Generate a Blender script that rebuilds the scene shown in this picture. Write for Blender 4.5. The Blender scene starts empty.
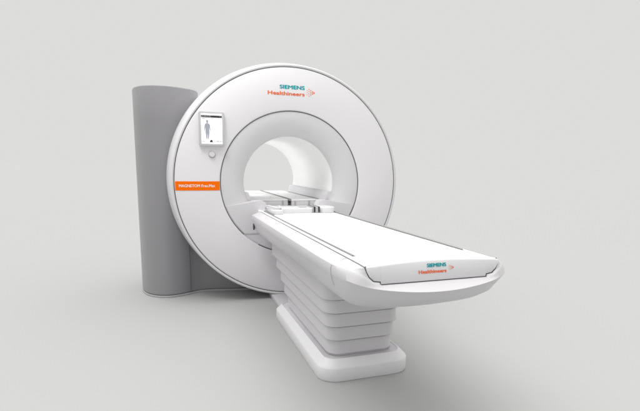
import bpy, bmesh, math
from mathutils import Vector, Matrix
C = bpy.context.scene.collection
PI = math.pi
ZO = 1.0                      # the gantry axis is 1 m above the floor

# ---------------------------------------------------------------- materials
def mat(name, col, rough=.4, spec=.5, coat=0., bump=0., bscale=400., var=0., metal=0.):
    m = bpy.data.materials.new(name); m.use_nodes = True
    nt = m.node_tree; b = nt.nodes['Principled BSDF']
    b.inputs['Base Color'].default_value = (*col, 1)
    b.inputs['Roughness'].default_value = rough
    b.inputs['Specular IOR Level'].default_value = spec
    b.inputs['Metallic'].default_value = metal
    b.inputs['Coat Weight'].default_value = coat
    b.inputs['Coat Roughness'].default_value = .15
    tc = nt.nodes.new('ShaderNodeTexCoord')
    if var:
        n = nt.nodes.new('ShaderNodeTexNoise'); n.inputs['Scale'].default_value = 2.3; n.inputs['Detail'].default_value = 4
        nt.links.new(tc.outputs['Object'], n.inputs['Vector'])
        mx = nt.nodes.new('ShaderNodeMix'); mx.data_type = 'RGBA'
        mx.inputs['A'].default_value = (*[c*(1-var) for c in col], 1)
        mx.inputs['B'].default_value = (*[min(1, c*(1+var)) for c in col], 1)
        nt.links.new(n.outputs['Fac'], mx.inputs['Factor']); nt.links.new(mx.outputs['Result'], b.inputs['Base Color'])
    if bump:
        n = nt.nodes.new('ShaderNodeTexNoise'); n.inputs['Scale'].default_value = bscale; n.inputs['Detail'].default_value = 2
        nt.links.new(tc.outputs['Object'], n.inputs['Vector'])
        bp = nt.nodes.new('ShaderNodeBump'); bp.inputs['Strength'].default_value = bump; bp.inputs['Distance'].default_value = .001
        nt.links.new(n.outputs['Fac'], bp.inputs['Height']); nt.links.new(bp.outputs['Normal'], b.inputs['Normal'])
    return m
M = dict(
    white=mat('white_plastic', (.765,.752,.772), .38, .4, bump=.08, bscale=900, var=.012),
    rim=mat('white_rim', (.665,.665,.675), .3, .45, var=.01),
    bore=mat('bore_white', (.90,.90,.90), .35, .4),
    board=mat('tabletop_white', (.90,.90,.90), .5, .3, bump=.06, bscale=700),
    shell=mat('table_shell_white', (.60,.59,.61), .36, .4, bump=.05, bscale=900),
    panel=mat('light_grey_plastic', (.66,.65,.67), .45, .35),
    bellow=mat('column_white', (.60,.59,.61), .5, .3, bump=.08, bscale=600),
    grey=mat('cabinet_grey', (.268,.262,.274), .36, .4, bump=.08, bscale=800, var=.02),
    gasket=mat('dark_gasket', (.14,.14,.145), .6, .2),
    mouth=mat('mouth_white', (.64,.635,.645), .42, .35),
    basewhite=mat('base_white', (.73,.72,.74), .4, .35, bump=.05, bscale=800),
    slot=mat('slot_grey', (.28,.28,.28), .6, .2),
    softgrey=mat('mid_grey_plastic', (.42,.42,.43), .5, .3),
    dark=mat('dark_plastic', (.03,.03,.035), .4, .4),
    orange=mat('orange_label', (.93,.16,.0), .6, .1),
    teal=mat('teal_print', (.0,.32,.36), .6, .1),
    redor=mat('orange_print', (.78,.17,.07), .6, .1),
    wprint=mat('white_print', (.88,.88,.88), .6, .1),
    bezel=mat('bezel_silver', (.49,.50,.50), .35, .5),
    figure=mat('screen_figure_grey', (.38,.40,.46), .5, .1),
    floor=mat('studio_floor', (.396,.396,.3955), .9, .05),
)
def emat(name, col, s):
    m = mat(name, col, .25, .3); b = m.node_tree.nodes['Principled BSDF']
    b.inputs['Emission Color'].default_value = (*col, 1); b.inputs['Emission Strength'].default_value = s
    return m
M['screen'] = emat('lit_screen', (.9,.92,.95), .55)

# ---------------------------------------------------------------- helpers
def tag(o, label=None, cat=None, group=None, kind=None):
    if label: o['label'] = label
    if cat: o['category'] = cat
    if group: o['group'] = group
    if kind: o['kind'] = kind
    return o
def thing(name, label, cat, loc=(0,0,0)):
    o = bpy.data.objects.new(name, None); C.objects.link(o); o.location = loc
    o.empty_display_size = .1
    return tag(o, label, cat)
def obj(name, verts, faces, m, parent=None, angle=35, smooth=True):
    """verts are in gantry coordinates (z=0 on the bore axis)"""
    me = bpy.data.meshes.new(name)
    off = parent_world(parent) if parent else Vector((0,0,0))
    me.from_pydata([(v[0]-off.x, v[1]-off.y, v[2]+ZO-off.z) for v in verts], [], faces)
    bm = bmesh.new(); bm.from_mesh(me)
    bmesh.ops.remove_doubles(bm, verts=bm.verts, dist=1e-5)
    bmesh.ops.recalc_face_normals(bm, faces=bm.faces)
    bm.to_mesh(me); bm.free()
    me.materials.append(m)
    if smooth:
        for p in me.polygons: p.use_smooth = True
        me.set_sharp_from_angle(angle=math.radians(angle))
    o = bpy.data.objects.new(name, me); C.objects.link(o)
    if parent: o.parent = parent
    return o
def parent_world(p):
    v = Vector((0,0,0))
    while p: v = v + Vector(p.location); p = p.parent
    return v
def loft(rings, closed=True, cap0=False, cap1=False):
    n = len(rings[0]); V = [v for r in rings for v in r]; F = []
    for i in range(len(rings)-1):
        for j in range(n if closed else n-1):
            k = (j+1) % n
            F.append((i*n+j, i*n+k, (i+1)*n+k, (i+1)*n+j))
    if cap0: F.append(tuple(range(n))[::-1])
    if cap1: F.append(tuple((len(rings)-1)*n+j for j in range(n)))
    return V, F
def revolve(prof, a0=0, a1=2*PI, n=192, cz=0., clamp=None):
    """prof: list of (r, y); axis is +y through (0,*,cz)"""
    full = abs(a1-a0-2*PI) < 1e-6
    m = n if full else n+1
    rings = []
    for r, y in prof:
        rg = []
        for k in range(m):
            a = a0+(a1-a0)*k/n
            z = cz+r*math.sin(a)
            if clamp is not None and z < clamp: z = clamp
            rg.append((r*math.cos(a), y, z))
        rings.append(rg)
    return loft(rings, closed=full)
def rrect(x0, x1, y0, y1, r, z, n=10):
    P = []
    for cx, cy, a in ((x1-r,y1-r,0), (x0+r,y1-r,90), (x0+r,y0+r,180), (x1-r,y0+r,270)):
        for k in range(n+1):
            t = math.radians(a+90*k/n); P.append((cx+r*math.cos(t), cy+r*math.sin(t), z))
    return P
def rbox(x0, x1, y0, y1, z0, z1, r=.01, b=.003, n=6):
    """box with rounded plan corners and softened top and bottom edges"""
    rings = []
    for z, i in ((z0, b), (z0+b*.3, b*.3), (z0+b, 0), (z1-b, 0), (z1-b*.3, b*.3), (z1, b)):
        rings.append(rrect(x0+i, x1-i, y0+i, y1-i, max(r-i, .0005), z, n))
    return loft(rings, cap0=True, cap1=True)
def plate(x0, x1, z0, z1, y0, y1, r=.01, b=.003, n=6):
    """the same standing up: outline in x,z, thickness in y (y0 is the front)"""
    V, F = rbox(x0, x1, z0, z1, 0, y1-y0, r, b, n)
    return [(v[0], y0+v[2], v[1]) for v in V], F
def join(*parts):
    V, F = [], []
    for v, f in parts:
        o = len(V); V += list(v); F += [tuple(i+o for i in q) for q in f]
    return V, F
def tube(pts, r, n=10):
    rings = []
    pts = [Vector(p) for p in pts]
    for i, p in enumerate(pts):
        d = (pts[min(i+1, len(pts)-1)]-pts[max(i-1, 0)]).normalized()
        u = d.cross(Vector((0,0,1)) if abs(d.z) < .9 else Vector((1,0,0))).normalized(); w = d.cross(u)
        rings.append([tuple(p+r*(math.cos(2*PI*k/n)*u+math.sin(2*PI*k/n)*w)) for k in range(n)])
    return loft(rings, cap0=True, cap1=True)
def lerp_path(P, t):
    L = [0]
    for a, b in zip(P, P[1:]): L.append(L[-1]+(Vector(b)-Vector(a)).length)
    s = t*L[-1]
    for i in range(len(P)-1):
        if s <= L[i+1]+1e-9:
            u = (s-L[i])/max(L[i+1]-L[i], 1e-9); return tuple(Vector(P[i]).lerp(Vector(P[i+1]), u))
    return tuple(P[-1])
def smooth_curve(P, n):
    """Catmull-Rom through P"""
    out = []
    Q = [2*Vector(P[0])-Vector(P[1])]+[Vector(p) for p in P]+[2*Vector(P[-1])-Vector(P[-2])]
    for i in range(1, len(Q)-2):
        for k in range(n):
            t = k/n; a, b, c, d = Q[i-1], Q[i], Q[i+1], Q[i+2]
            out.append(.5*((2*b)+(c-a)*t+(2*a-5*b+4*c-d)*t*t+(3*b-a-3*c+d)*t**3))
    out.append(Q[-2]); return [tuple(p) for p in out]

def text(name, s, size, x0, x1, zb, m, parent, place, bold=0., space=1.):
    """s set between x0 and x1 on baseline zb; place(x, z) gives the point on the surface"""
    cu = bpy.data.curves.new(name, 'FONT'); cu.body = s; cu.size = size; cu.space_character = space
    cu.resolution_u = 3; cu.extrude = 0
    t = bpy.data.objects.new('tmp', cu); C.objects.link(t)
    bpy.context.view_layer.update()
    me0 = bpy.data.meshes.new_from_object(t.evaluated_get(bpy.context.evaluated_depsgraph_get()))
    bpy.data.objects.remove(t)
    xs = [v.co.x for v in me0.vertices]; lo, hi = min(xs), max(xs); k = (x1-x0)/(hi-lo)
    V, F = [], []
    for dx, dy, dl in ((0,0,0), (bold,0,.00008), (-bold,0,.00016), (0,bold*.6,.00024), (0,-bold*.6,.00032)):
        o = len(V)
        for v in me0.vertices:
            p = place(x0+(v.co.x-lo)*k+dx, zb+v.co.y+dy); V.append((p[0], p[1]-dl, p[2]))
        F += [tuple(q+o for q in p.vertices) for p in me0.polygons]
    bpy.data.meshes.remove(me0)
    return obj(name, V, F, m, parent, smooth=False)

# ================================================================ SETTING
R = 400
fl = obj('floor', *loft([[(r*math.cos(2*PI*k/96), r*math.sin(2*PI*k/96), -1.0) for k in range(96)] for r in (.01, 3, 8, 30, 120, R)], cap0=True), M['floor'], smooth=False)
tag(fl, kind='structure')

# ================================================================ SCANNER
sc = thing('mri_scanner', 'large round white scanner with an open bore, standing beside the grey cabinet', 'scanner', (0, .6, 0))

def fy(r):                       # depth of the front cover at radius r
    t = min(max((r-.602)/.346, 0), 1)
    return .004-.022*math.sin(PI*t)**.8

prof = [(.601,.022), (.601,.010), (.603,.005)]
prof += [(.606+(.944-.606)*k/40, fy(.606+(.944-.606)*k/40)) for k in range(41)]
prof += [(.947,.006), (.9485,.012), (.9485,.026)]
fc = obj('front_cover', *revolve(prof), M['white'], sc, angle=50)

# outer rim, its seam ring, and the drum behind it
obj('seam_ring', *revolve([(.946,.024), (.9465,.011), (.950,.009), (.9535,.011), (.954,.024)]), M['gasket'], sc)
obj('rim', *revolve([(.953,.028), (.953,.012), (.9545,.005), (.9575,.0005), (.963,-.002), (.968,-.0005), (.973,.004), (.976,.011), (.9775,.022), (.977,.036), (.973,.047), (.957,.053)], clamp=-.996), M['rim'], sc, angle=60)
drum = [(.957,.053), (.966,.060), (.974,.078), (.984,.105), (.995,.15), (1.003,.21), (1.007,.28), (1.008,.36), (1.007,.48), (1.003,.62), (.99,.85), (.97,1.1), (.93,1.35), (.87,1.52), (.80,1.60), (.70,1.635), (.5,1.648), (.41,1.650), (.397,1.646)]
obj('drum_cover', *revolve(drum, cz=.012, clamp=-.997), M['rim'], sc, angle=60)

# inner seam: arc everywhere except where the docking panel crosses it
sp = [(.594,.020), (.5945,.009), (.598,.0065), (.6015,.009), (.602,.020)]
obj('inner_seam_ring', *revolve(sp, math.radians(-45.6), math.radians(225.6), 150), M['gasket'], sc)
obj('lower_seam_arc', *revolve(sp, math.radians(-120), math.radians(-60), 40), M['gasket'], sc)

# flared mouth of the bore
fl_p = []
for k in range(28):
    t = k/27
    r = .595-(.595-.3965)*t
    y = .012+.108*(.45*t**2.4+.55*(1-math.sqrt(1-.985*t*t))/(1-math.sqrt(.015)))
    fl_p.append((r, y))
fl_p[-1] = (.400, .116)
fl_p += [(.3965,.124), (.3955,.135)]
fl_p = [(.601,.028), (.601,.0125)]+fl_p
obj('bore_mouth', *revolve(fl_p), M['mouth'], sc, angle=60)
obj('bore_liner', *revolve([(.3955,.134), (.3955,.5), (.3955,1.0), (.3955,1.4), (.3955,1.62), (.398,1.64), (.404,1.6505)]), M['bore'], sc)

# docking panels filling the lower part of the mouth, left and right of the tabletop
def arc(r, a, y): return (r*math.cos(a), y, r*math.sin(a))
top = [(-.5935,-.055), (-.56,-.188), (-.50,-.181), (-.43,-.170), (-.36,-.158), (-.298,-.148), (-.262,-.147), (-.238,-.160), (-.224,-.185), (-.217,-.215), (-.214,-.26)]
def dock(sgn):
    # outline: along the mouth circle, then the top edge towards the table and down
    P = []
    a1 = math.atan2(-.193, -.560); a0 = math.atan2(-.424, -.413)
    for k in range(13):
        a = a1+(a0-a1)*k/12; P.append((.588*math.cos(a), .588*math.sin(a)))
    for x in (-.38, -.30, -.2): P.append((x, -.423))
    P.append((-.205,-.40)); P.append((-.205,-.262))
    for x, z in smooth_curve([(x, 0, z) for x, z in top[2:][::-1]], 4) and [(p[0], p[2]) for p in smooth_curve([(x, 0, z) for x, z in top[2:][::-1]], 4)]:
        P.append((x, z))
    P.append((-.555,-.188))
    rings = []
    cx = sum(p[0] for p in P)/len(P); cz = sum(p[1] for p in P)/len(P)
    for y, s in ((.12, 1.0), (.0105, 1.0), (.0075, .998), (.0062, .992)):
        rings.append([(sgn*(cx+(x-cx)*s), y, cz+(z-cz)*s) for x, z in P])
    return loft(rings, cap1=True)
for s in (1, -1): obj('docking_panel', *dock(s), M['panel'], sc, angle=40)
# lower apron of the mouth: closes the gap under the table
AP = []
a0 = math.atan2(-.429, -.405); 
for k in range(25):
    a = a0+((-PI-a0)-a0)*k/24 if False else a0+(-(PI)+(-a0)-a0)*k/24
    AP.append((.589*math.cos(a), .589*math.sin(a)))
obj('lower_apron', *loft([[(x, y, z) for x, z in AP] for y in (.10,.0085)], cap1=True), M['panel'], sc)
for a, b in ((-.412,-.19), (.19,.412)): obj('apron_seam', *plate(a,b,-.4275,-.4230,.0055,.05,.001,.0005), M['softgrey'], sc)

# bed and side rails inside the bore
def chord(z, r=.3945): return math.sqrt(r*r-z*z)
def rail(s):
    prof = [(.335,-.178), (.337,-.150), (.345,-.110), (.352,-.090), (.3600,-.083), (.384,-.080), (.41,-.080), (.41,-.16)]
    rings = [[(s*x, y, z) for x, z in prof] for y in (.136, .15, 1.0, 1.63)]
    return loft(rings, closed=True, cap0=True, cap1=True)
for s in (1, -1): obj('bore_rail', *rail(s), M['panel'], sc)
# shallow trough under the bed
obj('bore_bed', *join(rbox(-.325,.325,.42,1.645,-.235,-.198,.01,.003), rbox(-.333,.333,.44,1.90,-.197,-.180,.02,.004)), M['softgrey'], sc)

# lit by nothing: printed marks
def onfront(x, z): return (x, fy(math.hypot(x, z))-.0012, z)
# orange name strip
NX, NZ = 40, 8
def strip(x0, x1, z0, z1, lift):
    V = []; F = []
    for j in range(NZ+1):
        for i in range(NX+1):
            x = x0+(x1-x0)*i/NX; z = z0+(z1-z0)*j/NZ
            r = min(max(math.hypot(x, z), .606), .944)
            V.append((x, fy(r)-lift, z))
    for j in range(NZ):
        for i in range(NX):
            a = j*(NX+1)+i; F.append((a, a+1, a+NX+2, a+NX+1))
    n = len(V)
    for v in list(V): V.append((v[0], v[1]+lift+.002, v[2]))
    for i in range(NX):
        F.append((i, i+1, n+i+1, n+i)); a = NZ*(NX+1)+i; F.append((a, a+1, n+a+1, n+a))
    for j in range(NZ):
        for q in (0, NX):
            a = j*(NX+1)+q; F.append((a, a+NX+1, n+a+NX+1, n+a))
    return V, F
ns = obj('name_strip', *strip(-.9435,-.604,-.057,.015,.0025), M['orange'], sc)
tag(ns, 'orange strip with white lettering on the round front')
text('lettering', 'MAGNETOM Free.Max', .031, -.915, -.642, -.0305, M['wprint'], ns, lambda x, z: (x, fy(math.hypot(x, z))-.0036, z), bold=.0006)

def logo(parent, place, x0, xr, ztop, h, tx0, dots):
    text('lettering', 'SIEMENS', h*1.38, x0, xr, ztop, M['teal'], parent, place, bold=.0024*h/.03)
    text('lettering', 'Healthineers', h*1.38, tx0, xr, ztop-h*1.72, M['redor'], parent, place, bold=.0021*h/.03)
    # arrow of dots to the right of the words
    V, F = [], []
    cx, cz, s = dots
    for i, j in ((0,0),(1,.55),(1,-.55),(2,0),(0,1.0),(0,-1.0),(1,1.5),(1,-1.5),(2,.95),(2,-.95),(3,.45),(3,-.45),(3.8,0)):
        rr = s*(.19+.05*i); c = (cx+(i-1.5)*s*.9, cz+j*s)
        b = len(V)
        for k in range(10): V.append(place(c[0]+rr*math.cos(k*PI/5), c[1]+rr*math.sin(k*PI/5)))
        F.append(tuple(range(b, b+10)))
    obj('emblem_dots', V, F, M['redor'], parent, smooth=False)
logo(fc, onfront, -.108, .100, .772, .030, -.206, (.146,.752,.0175))

# tablet style display on the upper left of the front
dp = obj('control_display', *plate(-.752,-.559,.289,.556,-.050,.010,.014,.004), M['bezel'], sc)
Y = -.0515
scr = obj('screen', *plate(-.7355,-.5775,.3085,.5395,Y,-.048,.002,.0004), M['screen'], dp)
obj('header_bar', *plate(-.7345,-.5785,.510,.5275,Y-.0015,Y,.001,.0003), M['dark'], scr)
def flat(pts, y): return [(x, y, z) for x, z in pts], [tuple(range(len(pts)))]
# figure outline (half), mirrored
hf = [(0,.492), (.006,.490), (.009,.483), (.007,.474), (.004,.470), (.006,.466), (.016,.462), (.020,.452), (.023,.425), (.022,.405), (.0185,.404), (.0165,.425), (.015,.437), (.014,.415), (.015,.398), (.012,.375), (.010,.355), (.008,.346), (.002,.346), (.001,.375), (0,.398)]
fx = -.690
pts = [(fx+x, z) for x, z in hf]+[(fx-x, z) for x, z in hf[1:-1][::-1]]
obj('body_figure', *flat(pts, Y-.0016), M['figure'], scr, smooth=False)
obj('icon', *flat([(-.675,.322), (-.651,.322), (-.653,.334), (-.660,.342), (-.667,.337), (-.672,.333)], Y-.0016), M['dark'], scr, smooth=False)
rows = []
for x, z, w in ((-.726,.500,.012), (-.712,.500,.006), (-.664,.500,.020), (-.731,.326,.022), (-.622,.326,.020), (-.598,.326,.016)):
    rows.append(plate(x, x+w, z, z+.0045, Y-.0012, Y, .0005, .0002))
for g in rows: obj('text_line', *g, M['slot'], scr)
rows = []
for x, w in ((-.731,.013), (-.715,.020), (-.692,.010), (-.678,.016)): rows.append(plate(x, x+w, .5155, .522, Y-.0024, Y-.0015, .0005, .0002))
rows.append(plate(-.5935,-.5905,.511,.527,Y-.0024,Y-.0015,.0005,.0002))
for g in rows: obj('header_mark', *g, M['slot'], scr)

# round knob below the display
kx, kz, ky = -.657, .224, fy(.70)
def disc(rs, cx, cz, n=28): return loft([[(cx+r*math.cos(2*PI*k/n), y, cz+r*.92*math.sin(2*PI*k/n)) for k in range(n)] for r, y in rs], cap1=True)
kb = obj('control_knob', *disc([(.0265,ky+.01), (.0265,ky-.006), (.024,ky-.009), (.018,ky-.010)], kx, kz), M['softgrey'], sc)
obj('knob_cap', *disc([(.0225,ky-.009), (.0225,ky-.014), (.0200,ky-.017), (.010,ky-.018)], kx-.002, kz+.004), M['rim'], kb)

# ================================================================ CABINET
cb = thing('equipment_cabinet', 'tall rounded grey cabinet behind the left side of the white scanner', 'cabinet', (-1.0,.7,0))
ol = smooth_curve([(-1.16,1.15,0), (-1.235,1.0,0), (-1.258,.80,0), (-1.252,.62,0), (-1.228,.50,0), (-1.185,.405,0), (-1.12,.335,0), (-1.03,.300,0), (-.94,.318,0), (-.86,.360,0), (-.785,.420,0), (-.735,.500,0), (-.715,.62,0), (-.73,.85,0), (-.80,1.05,0), (-.92,1.18,0)], 7)
ccx = sum(p[0] for p in ol)/len(ol); ccy = sum(p[1] for p in ol)/len(ol)
def cring(z, off):
    out = []; n = len(ol)
    for i, p in enumerate(ol):
        a = Vector(ol[(i+1) % n])-Vector(ol[i-1]); nrm = Vector((a.y, -a.x, 0)).normalized()
        if nrm.dot(Vector((p[0]-ccx, p[1]-ccy, 0))) < 0: nrm = -nrm
        out.append((p[0]+nrm.x*off, p[1]+nrm.y*off, z))
    return out
obj('column_cover', *loft([cring(-.975,-.003), cring(-.973,0), cring(-.5,0), cring(0,0), cring(.5,0), cring(.772,0), cring(.779,-.003), cring(.782,-.010), cring(.783,-.05)], cap0=True, cap1=True), M['grey'], cb, angle=50)
# skirt that runs on under the scanner's left side
sk = smooth_curve([(-.842,.372,0), (-.80,.398,0), (-.74,.418,0), (-.66,.416,0), (-.55,.396,0), (-.42,.372,0), (-.25,.355,0), (.0,.35,0)], 6)
def skr(z, off, th): return [(x, y-off, z) for x, y, _ in sk]+[(x, y+th, z) for x, y, _ in sk[::-1]]
obj('side_skirt', *loft([skr(-.975,0,.05), skr(-.30,0,.05)], cap0=True, cap1=True), M['grey'], cb, angle=50)
obj('panel_seam', *rbox(-.8440,-.8405,.366,.40,-.966,-.25,.001,.0005), M['gasket'], cb)
# dark joint and light plinth at the foot
obj('plinth_joint', *join(loft([cring(-.983,-.004), cring(-.966,-.004)], cap0=True, cap1=True), loft([skr(-.983,-.004,.05), skr(-.966,-.004,.05)], cap0=True, cap1=True)), M['gasket'], cb)
obj('plinth', *join(loft([cring(-.999,.002), cring(-.988,.005), cring(-.982,.003)], cap0=True, cap1=True), loft([skr(-.999,.004,.05), skr(-.988,.007,.05), skr(-.982,.005,.05)], cap0=True, cap1=True)), M['softgrey'], cb, angle=50)

# ================================================================ PATIENT TABLE
tb = thing('patient_table', 'long white patient table on a pleated column in front of the bore', 'patient table', (0,-1.1,0))
ZT = -.2256
YB = -.141                    # rear end of the shell
YC = -2.12                    # where the nose starts to curve
NS, NC = 14, 36
def edge(w, yf, zs, zm, n=3.9, ys=YB):
    """one half-ring of the shell: left side, nose, right side"""
    L = []
    for k in range(NS): L.append((-w, ys+(YC-ys)*k/NS, zs))
    for k in range(NC+1):
        t = PI/2*k/NC
        c, s = math.cos(t), math.sin(t)
        x = w*c**(2/n); f = s**(2/n)
        z = zs+(zm-zs)*(1-(x/w)**2)**1.0*min(1, f*1.0)
        L.append((-x, YC+(yf-YC)*f, z))
    return L+[(-p[0], p[1], p[2]) for p in L[:-1][::-1]]
seam_pts = [(-.3045,YC,ZT), (-.3045,-2.34,ZT), (-.3045,-2.402,ZT-.002), (-.300,-2.407,-.243), (-.288,-2.410,-.266), (-.270,-2.411,-.282), (-.2435,-2.411,-.2865), (-.2425,-2.411,-.2965), (-.16,-2.411,-.2970), (0,-2.411,-.2970)]
def seam_ring():
    L = [(-.3045, YB+(YC-YB)*k/NS, ZT) for k in range(NS)]
    # sample the corner so that its vertices face the ones of the outer ring
    n = len(seam_pts)
    seg = [i/9 for i in range(10)]
    for k in range(NC+1):
        u = k/NC
        for i in range(n-1):
            if u <= seg[i+1]+1e-9:
                v = (u-seg[i])/(seg[i+1]-seg[i]); L.append(tuple(Vector(seam_pts[i]).lerp(Vector(seam_pts[i+1]), v))); break
    return L+[(-p[0], p[1], p[2]) for p in L[:-1][::-1]]
sr = seam_ring()
def down(r, dz, dx=0): return [(p[0]-math.copysign(dx, p[0]) if abs(p[0]) > .01 else p[0], p[1], p[2]-dz) for p in r]
def blend(A, B, t, dz=0): return [(a[0]*(1-t)+b[0]*t, a[1]*(1-t)+b[1]*t, a[2]*(1-t)+b[2]*t+dz) for a, b in zip(A, B)]
def ring_from(ctrl, its=14):
    """half-ring given by ten control points that face the ten of the panel outline"""
    x0, y0, z0 = ctrl[0]
    L = [(x0, YB+(y0-YB)*k/NS, z0) for k in range(NS)]
    L += smooth_curve(ctrl, NC//9)
    L[-1] = ctrl[-1]
    W = L+[(-p[0], p[1], p[2]) for p in L[:-1][::-1]]
    for _ in range(its):                       # even out the curve round the nose
        Q = list(W)
        for i in range(NS, len(W)-NS):
            Q[i] = tuple((Vector(W[i-1])+Vector(W[i+1])+2*Vector(W[i]))/4)
        W = Q
    return W
E1 = ring_from([(-.370,-2.12,-.2505), (-.370,-2.245,-.247), (-.359,-2.333,-.244), (-.339,-2.388,-.2455), (-.313,-2.416,-.257), (-.285,-2.422,-.283), (-.258,-2.427,-.297), (-.235,-2.428,-.301), (-.15,-2.430,-.301), (0,-2.430,-.301)])
E2 = ring_from([(-.372,-2.12,-.288), (-.374,-2.28,-.283), (-.367,-2.350,-.279), (-.355,-2.386,-.282), (-.340,-2.413,-.286), (-.312,-2.423,-.294), (-.280,-2.433,-.303), (-.24,-2.446,-.308), (-.14,-2.465,-.321), (0,-2.475,-.329)])
E3 = ring_from([(-.350,-2.12,-.360), (-.348,-2.24,-.360), (-.340,-2.30,-.360), (-.327,-2.335,-.361), (-.308,-2.36,-.363), (-.283,-2.378,-.366), (-.253,-2.391,-.369), (-.217,-2.400,-.373), (-.125,-2.413,-.380), (0,-2.42,-.385)])
E4 = ring_from([(-.328,-2.12,-.393), (-.325,-2.21,-.393), (-.316,-2.265,-.393), (-.302,-2.295,-.394), (-.282,-2.318,-.395), (-.258,-2.335,-.397), (-.229,-2.347,-.399), (-.195,-2.355,-.401), (-.11,-2.366,-.404), (0,-2.372,-.406)])
E5 = ring_from([(-.293,-2.10,-.424), (-.290,-2.17,-.424), (-.280,-2.21,-.424), (-.266,-2.235,-.425), (-.248,-2.255,-.425), (-.225,-2.27,-.426), (-.198,-2.282,-.427), (-.168,-2.29,-.427), (-.095,-2.30,-.428), (0,-2.305,-.429)])
E1b = [(p[0]*1.006, p[1], p[2]) for p in blend(E1, E2, .3)]
E2b = blend(E2, E3, .10)
E6 = edge(.22,-2.24,-.444,-.440, 2.4)
E7 = edge(.10,-2.10,-.452,-.448, 2.2)
inner_wall = [(p[0], p[1]+(.012 if p[1] < -2.39 else 0), p[2]-.018) for p in sr]
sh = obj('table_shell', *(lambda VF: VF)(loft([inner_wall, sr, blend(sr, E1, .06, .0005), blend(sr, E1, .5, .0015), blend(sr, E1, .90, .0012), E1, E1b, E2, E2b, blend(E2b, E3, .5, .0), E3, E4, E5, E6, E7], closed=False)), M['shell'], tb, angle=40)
# rear end and belly of the shell
rear = [r[0] for r in (sr, E1, E1b, E2, E2b, E3, E4, E5, E6, E7)]
rear2 = rear+[(-p[0], p[1], p[2]) for p in rear[::-1]]
belly = [(E7[k], E7[len(E7)-1-k]) for k in range(len(E7)//2+1)]
BV = [q for p in belly for q in p]; BF = [(2*i, 2*i+1, 2*i+3, 2*i+2) for i in range(len(belly)-1)]
obj('table_belly', *join((BV, BF), (rear2, [tuple(range(len(rear2)))])), M['shell'], tb)
# seam between shell and tabletop, seen from above as a fine dark line
sm = []
for r0, r1 in ((sr, 0),): 
    A = [(p[0]*(1-.004/.3045*.9) if abs(p[0]) > .01 else p[0], p[1]+(.0 if p[1] > -2.39 else .003), p[2]-.004+(.004 if p[1] < -2.406 else 0)) for p in sr]
    B = [(p[0]*(.985), p[1]+.012*(p[1] < -2.39), p[2]-.03) for p in sr]
    Cc = [(p[0]*1.0005, p[1]+.0004, p[2]-.005) for p in sr]
def trench():
    inn = []; out = []
    for p in sr:
        if p[1] > -2.401:
            out.append((p[0], p[1], p[2]+.0006)); inn.append((p[0]-math.copysign(.009, p[0]), p[1], p[2]+.0006))
        else:
            # around the front panel the joint lies on the vertical face
            out.append((p[0], p[1]+.003, p[2]-.0006)); inn.append((p[0]*.975, p[1]+.003, p[2]+.007))
    return loft([out, inn], closed=False)
obj('seam_strip', *trench(), M['gasket'], tb, smooth=False)

# tabletop with two shallow accessory slots
def crown(y, x):
    c = .003+.012*min(1, max(0, (-y-1.2)/1.18))**1.5
    return ZT+.0012+c*(1-(x/.3)**2)
xs = [-.3005,-.2985,-.290,-.2775]
slotx = [(-.2745,0), (-.2735,1), (-.2625,1), (-.2615,0)]
half = [(-.2975,-1), (-.2975,-.5), (-.2966,0), (-.292,0), (-.280,0)]+[(-.2750,0), (-.2748,1), (-.2575,1), (-.2573,0)]+[(-.25,0), (-.22,0), (-.17,0), (-.11,0), (-.05,0)]
full = half+[(-x, f) for x, f in half[::-1]]
def tb_ring(y, slot, yy=None):
    out = []
    for x, f in full:
        z = crown(y, x)
        if f == 1: z -= .009*slot
        elif f == -1: z -= .03
        elif f == -.5: z -= .002
        yb = y if yy is None else yy(x)
        out.append((x, yb, z))
    return out
ys = [.43,.40,.2,0,-.2,-.4,-.8,-1.2,-1.5,-1.8,-2.0,-2.10,-2.17]
yend = lambda x: -2.399+.028*(1-(x/.3)**2)
rings = [tb_ring(y, 1) for y in ys]+[tb_ring(-2.195, 1), tb_ring(-2.2, 0), tb_ring(-2.28, 0), tb_ring(-2.34, 0), tb_ring(-2.385, 0, yend)]
V, F = loft(rings, closed=False)
obj('tabletop', V, F, M['board'], tb, angle=25)
# slot floors: grey inlays
for s in (-1, 1):
    V, F = loft([[(s*x, y, crown(y, x)-.0008) for x in (-.2755,-.2570)] for y in (-.12,-.8,-1.2,-1.5,-1.8,-2.0,-2.1,-2.17,-2.1955)], closed=False)
    obj('slot_inlay', V, F, M['slot'], tb, smooth=False)
# front end panel
NP = 24
topc = [(x, yend(x)-.001, crown(-2.385, x)-.0006) for x in [-.3000+.6000*k/NP for k in range(NP+1)]]
bot_ref = [(-.3000,-.2275), (-.296,-.243), (-.2845,-.2640), (-.2675,-.2785), (-.2390,-.2830), (-.2385,-.2935), (0,-.2935)]
def botz(x):
    ax = abs(x)
    pr = [(.3000,-.2275), (.296,-.243), (.2845,-.2640), (.2675,-.2785), (.2390,-.2830), (.2380,-.2935), (0,-.2935)]
    for (xa, za), (xb, zb) in zip(pr, pr[1:]):
        if xb <= ax <= xa: return za+(zb-za)*(xa-ax)/(xa-xb)
    return -.2935
PX = sorted(set([round(v, 5) for v in [-.3000,-.298,-.296,-.290,-.2845,-.276,-.2675,-.253,-.2390,-.2380]+[-.23+.46*k/20 for k in range(21)]+[.3000,.298,.296,.290,.2845,.276,.2675,.253,.2390,.2380]]))
rowsP = []
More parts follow.
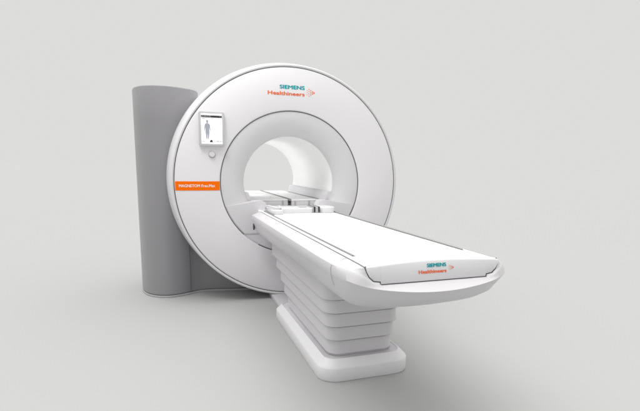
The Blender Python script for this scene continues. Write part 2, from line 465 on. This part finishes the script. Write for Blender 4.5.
for t in (-1, 0, .05, .12, .5, .95, 1.0, 1.1):
    row = []
    for x in PX:
        zt = crown(-2.385, x)-.0006; zb = botz(x); yt = yend(x)-.0005
        if t == -1: row.append((x, yt+.02, zt-.0010)); continue
        if t == 1.1: row.append((x, -2.38, zb)); continue
        z = zt+(zb-zt)*t
        yb = -2.4115
        e = {0: 0, .05: .75, .12: .95}.get(t, 1)
        # upper edge is rounded, face stands almost upright
        y = yt+(yb-yt)*(e*.55+.45*t)
        if t == 1.0: y += .002
        row.append((x, y, z))
    rowsP.append(row)
ep = obj('end_panel', *loft(rowsP, closed=False), M['panel'], tb, angle=50)
tag(ep, 'light grey end panel printed with teal and orange words')
def onpanel(x, z):
    zt = crown(-2.385, x)-.0006; zb = botz(x); t = (zt-z)/(zt-zb); yt = yend(x)-.0005
    return (x, yt+(-2.4115-yt)*(.55+.45*t)-.0012, z)
logo(ep, onpanel, -.034, .052, -.2405, .0140, -.073, (.073,-.2475,.0062))
# joint line of the end section, small hole at the rear corner, small latch
def across(y):
    P = [(-.3055,y,ZT+.0008), (-.34,y,-.2375), (-.3705,y,-.2508), (-.3742,y,-.262), (-.3727,y,-.288), (-.3685,y,-.311), (-.358,y,-.337)]
    return tube(P, .0011, 6)
obj('section_joint', *across(-2.205), M['softgrey'], tb)
obj('rear_socket', *loft([[(-.3585+.0-.014*abs(dx), -.165+.022*math.cos(2*PI*k/20)+0*dx, -.343+.026*math.sin(2*PI*k/20)) for k in range(20)] for dx in (0, .6)], cap1=True), M['dark'], tb)

# pleated column: five tiers, each standing back from the one above
tiers = [  # x half width, y rear, y front, z top, z bottom
    (.243,-.22,-1.700,-.40,-.556),
    (.231,-.33,-1.686,-.556,-.636),
    (.219,-.43,-1.675,-.636,-.717),
    (.208,-.50,-1.664,-.717,-.799),
    (.197,-.57,-1.652,-.799,-.882)]
for i, (w, yr, yf, zt, zb) in enumerate(tiers):
    r = .075
    rg = [rrect(-w+.006, w-.006, yf+.006, yr-.006, r-.006, zt-.0005, 14),
          rrect(-w+.0045, w-.0045, yf+.0045, yr-.0045, r-.0045, zt-.010, 14),
          rrect(-w+.0015, w-.0015, yf+.0015, yr-.0015, r-.0015, zb+.030, 14),
          rrect(-w+.0005, w-.0005, yf+.0005, yr-.0005, r-.0005, zb+.008, 14),
          rrect(-w, w, yf, yr, r, zb+.003, 14),
          rrect(-w+.002, w-.002, yf+.002, yr-.002, r-.002, zb+.0003, 14),
          rrect(-w+.010, w-.010, yf+.010, yr-.010, r-.010, zb+.0006, 14)]
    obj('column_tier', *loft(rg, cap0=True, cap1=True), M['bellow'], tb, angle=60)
    if i:  # dark strip stands in for the shadow cast by the tier above
        obj('tier_shade_strip', *loft([rrect(-w+.0035, w-.0035, yf+.0035, yr-.0035, r-.0035, zt+.0004, 12), rrect(-w+.0035, w-.0035, yf+.0035, yr-.0035, r-.0035, zt-.0078, 12)], cap0=True, cap1=True), M['slot'], tb)
# base: raised lip round a recessed deck
x, y0, y1, r = .268, -1.742, -.47, .105
bs = [rrect(-x+.003, x-.003, y0+.003, y1-.003, r, -.999, 16), rrect(-x, x, y0, y1, r, -.992, 16), rrect(-x, x, y0, y1, r, -.930, 16),
      rrect(-x+.002, x-.002, y0+.002, y1-.002, r, -.924, 16), rrect(-x+.007, x-.007, y0+.007, y1-.007, r-.005, -.919, 16),
      rrect(-x+.036, x-.036, y0+.040, y1-.036, r-.025, -.889, 16), rrect(-x+.042, x-.042, y0+.046, y1-.042, r-.028, -.886, 16), rrect(-x+.046, x-.046, y0+.050, y1-.046, r-.03, -.888, 16),
      rrect(-x+.050, x-.050, y0+.056, y1-.05, r-.034, -.893, 16)]
obj('base', *loft(bs, cap0=True, cap1=True), M['basewhite'], tb, angle=50)
obj('base_joint', *loft([rrect(-.186,.186,-1.641,-.58,.065,-.8935,12), rrect(-.186,.186,-1.641,-.58,.065,-.8818,12)], cap0=True, cap1=True), M['bellow'], tb)
obj('floor_connector', *rbox(-.192,.192,-.50,.12,-.999,-.962,.008,.003), M['panel'], tb)

# rubber-free bed cushions in the bore rest on the board: parts of the sliding bed
bd = []
for s in (-1, 1):
    obj('slot_rail', *rbox(*sorted((s*.2735, s*.2660)), -2.185, -.12, ZT-.004, ZT+.0080, .002, .0015, 3), M['slot'], tb, angle=60)
bd.append(('bed_cushion', rbox(-.325,.052,.38,1.93,-.2235 if False else -.179,-.165,.02,.005)))
bd.append(('bed_cushion', rbox(.066,.333,.34,1.93,-.179,-.165,.02,.005)))
bd.append(('bed_slot', rbox(.049,.068,.345,1.92,-.176,-.1585,.002,.0005)))
bd.append(('bed_slot', rbox(.3325,.3415,.345,1.62,-.176,-.1590,.002,.0005)))
for n, g in bd: obj(n, *g, M['board' if n == 'bed_cushion' else 'slot'], sc)
for i, (x0, x1, y) in enumerate(((-.30,.045,.375), (.072,.325,.335))):
    obj('cushion_end', *rbox(x0, x1, y, y+.06, -.224,-.180,.008,.003), M['panel'], sc)
hinges = [rbox(x-.006, x+.006, y-.004, y+.006, -.215,-.176,.002,.001) for x, y in ((-.005,.37), (.10,.33), (.235,.33))]
for g in hinges: obj('hinge', *g, M['softgrey'], sc)
spots = [rbox(x-.006, x+.006, y-.02, y+.02, -.1652,-.1640,.004,.0004) for x, y in ((-.22,.95), (-.05,.75), (.20,.72), (.15,1.35), (-.28,1.3))]
for g in spots: obj('snap_fastener', *g, M['softgrey'], sc)

# ================================================================ CROSS BAR lying on the tabletop
cbz = crown(-.3, 0)
cr = thing('coil_connector_bar', 'white bar with a dark grey ribbed block lying across the tabletop near the bore', 'connector bar', (-.03,-.28,ZO+ZT))
obj('bar', *join(rbox(-.185,.072,-.372,-.215,-.2235,-.182,.010,.006)), M['panel'], cr, angle=50)
obj('bar_marking', *rbox(-.020,.045,-.285,-.262,-.1822,-.1806,.003,.0004), M['gasket'], cr)
V, F = rbox(.072,.128,-.382,-.190,-.2235,-.172,.010,.006)
blk = obj('grey_block', V, F, M['softgrey'], cr)
obj('block_rib', *join(rbox(.076,.090,-.3855,-.20,-.215,-.1705,.003,.002), rbox(.112,.126,-.3855,-.20,-.215,-.1705,.003,.002)), M['dark'], blk)
obj('end_block', *rbox(.128,.262,-.378,-.180,-.2235,-.176,.045,.008), M['rim'], cr, angle=50)
# looped handle at the left end
cl = obj('clamp', *join(rbox(-.262,-.180,-.455,-.200,-.2235,-.188,.022,.006), rbox(-.255,-.19,-.20,-.03,-.2235,-.200,.02,.005)), M['panel'], cr, angle=50)
lp = smooth_curve([(-.245,-.05,-.205), (-.262,-.16,-.180), (-.258,-.27,-.168), (-.235,-.37,-.172), (-.195,-.38,-.176), (-.182,-.30,-.170), (-.188,-.22,-.178)], 6)
obj('handle_loop', *tube(lp, .0075, 10), M['rim'], cl)
obj('clamp_mark', *rbox(-.235,-.200,-.34,-.325,-.1883,-.1873,.002,.0003), M['slot'], cl)

# ================================================================ LIGHT
SC = bpy.context.scene
w = bpy.data.worlds.new('World'); SC.world = w; w.use_nodes = True
nt = w.node_tree; nt.nodes.clear()
out = nt.nodes.new('ShaderNodeOutputWorld'); bg = nt.nodes.new('ShaderNodeBackground')
tc = nt.nodes.new('ShaderNodeTexCoord'); sep = nt.nodes.new('ShaderNodeSeparateXYZ')
nt.links.new(tc.outputs['Generated'], sep.inputs[0])
mr = nt.nodes.new('ShaderNodeMapRange'); mr.interpolation_type = 'SMOOTHSTEP'
mr.inputs['From Min'].default_value = .38; mr.inputs['From Max'].default_value = .80
mr.inputs['To Min'].default_value = 0; mr.inputs['To Max'].default_value = .8
nt.links.new(sep.outputs['Z'], mr.inputs['Value'])
# a broad overhead softbox lobe, a little to the left and behind
dot = nt.nodes.new('ShaderNodeVectorMath'); dot.operation = 'DOT_PRODUCT'
dot.inputs[1].default_value = Vector((-.14,.20,.95)).normalized()
nt.links.new(tc.outputs['Generated'], dot.inputs[0])
m2 = nt.nodes.new('ShaderNodeMapRange'); m2.interpolation_type = 'SMOOTHSTEP'
m2.inputs['From Min'].default_value = .74; m2.inputs['From Max'].default_value = .95; m2.inputs['To Max'].default_value = 3.6
nt.links.new(dot.outputs['Value'], m2.inputs['Value'])
ad = nt.nodes.new('ShaderNodeMath'); ad.operation = 'ADD'; nt.links.new(mr.outputs[0], ad.inputs[0]); nt.links.new(m2.outputs[0], ad.inputs[1])
ad2 = nt.nodes.new('ShaderNodeMath'); ad2.operation = 'ADD'; ad2.inputs[1].default_value = 1.0; nt.links.new(ad.outputs[0], ad2.inputs[0])
bg.inputs['Color'].default_value = (.723,.723,.708,1)
nt.links.new(ad2.outputs[0], bg.inputs['Strength']); nt.links.new(bg.outputs[0], out.inputs[0])

# soft spot lamp, high in front on the left, on the upper half of the round front
ls = bpy.data.lights.new('studio_spot', 'SPOT'); ls.energy = 350; ls.spot_size = math.radians(40); ls.spot_blend = 1; ls.shadow_soft_size = .7
so = bpy.data.objects.new('studio_spot', ls); C.objects.link(so); so.location = (-1.7,-1.7,4.7)
so.rotation_euler = (Vector((-.45,-.05,1.85))-Vector(so.location)).to_track_quat('-Z','Y').to_euler()
# light strip of the bore, on its left wall
la = bpy.data.lights.new('bore_light', 'AREA'); la.shape = 'RECTANGLE'; la.size = .9; la.size_y = .06; la.energy = 6; la.color = (1,1,1)
lo = bpy.data.objects.new('bore_light', la); C.objects.link(lo); lo.location = (-.372, 1.15, ZO+.06)
lo.rotation_euler = Vector((1,0,.25)).to_track_quat('-Z','X').to_euler()
# ================================================================ CAMERA
cd = bpy.data.cameras.new('camera'); cam = bpy.data.objects.new('camera', cd); C.objects.link(cam)
yaw, pitch, roll = .3606540844, -.1535336443, .0132481130
f = Vector((math.sin(yaw)*math.cos(pitch), math.cos(yaw)*math.cos(pitch), math.sin(pitch)))
r = Vector((math.cos(yaw), -math.sin(yaw), 0)); u = r.cross(f)
r2 = r*math.cos(roll)+u*math.sin(roll); u2 = -r*math.sin(roll)+u*math.cos(roll)
mw = Matrix((r2, u2, -f)).transposed().to_4x4()
mw.translation = Vector((-.9768379, -4.0560428, .1552551+ZO))
cam.matrix_world = mw
cd.sensor_width = 36; cd.lens = 36*482.41513/640
cd.shift_x = -32.68968/640; cd.shift_y = 34.675344/640
cd.clip_start = .05; cd.clip_end = 2000
SC.camera = cam
SC.view_settings.view_transform = 'Standard'; SC.view_settings.look = 'None'
SC.view_settings.exposure = 0; SC.view_settings.gamma = 1
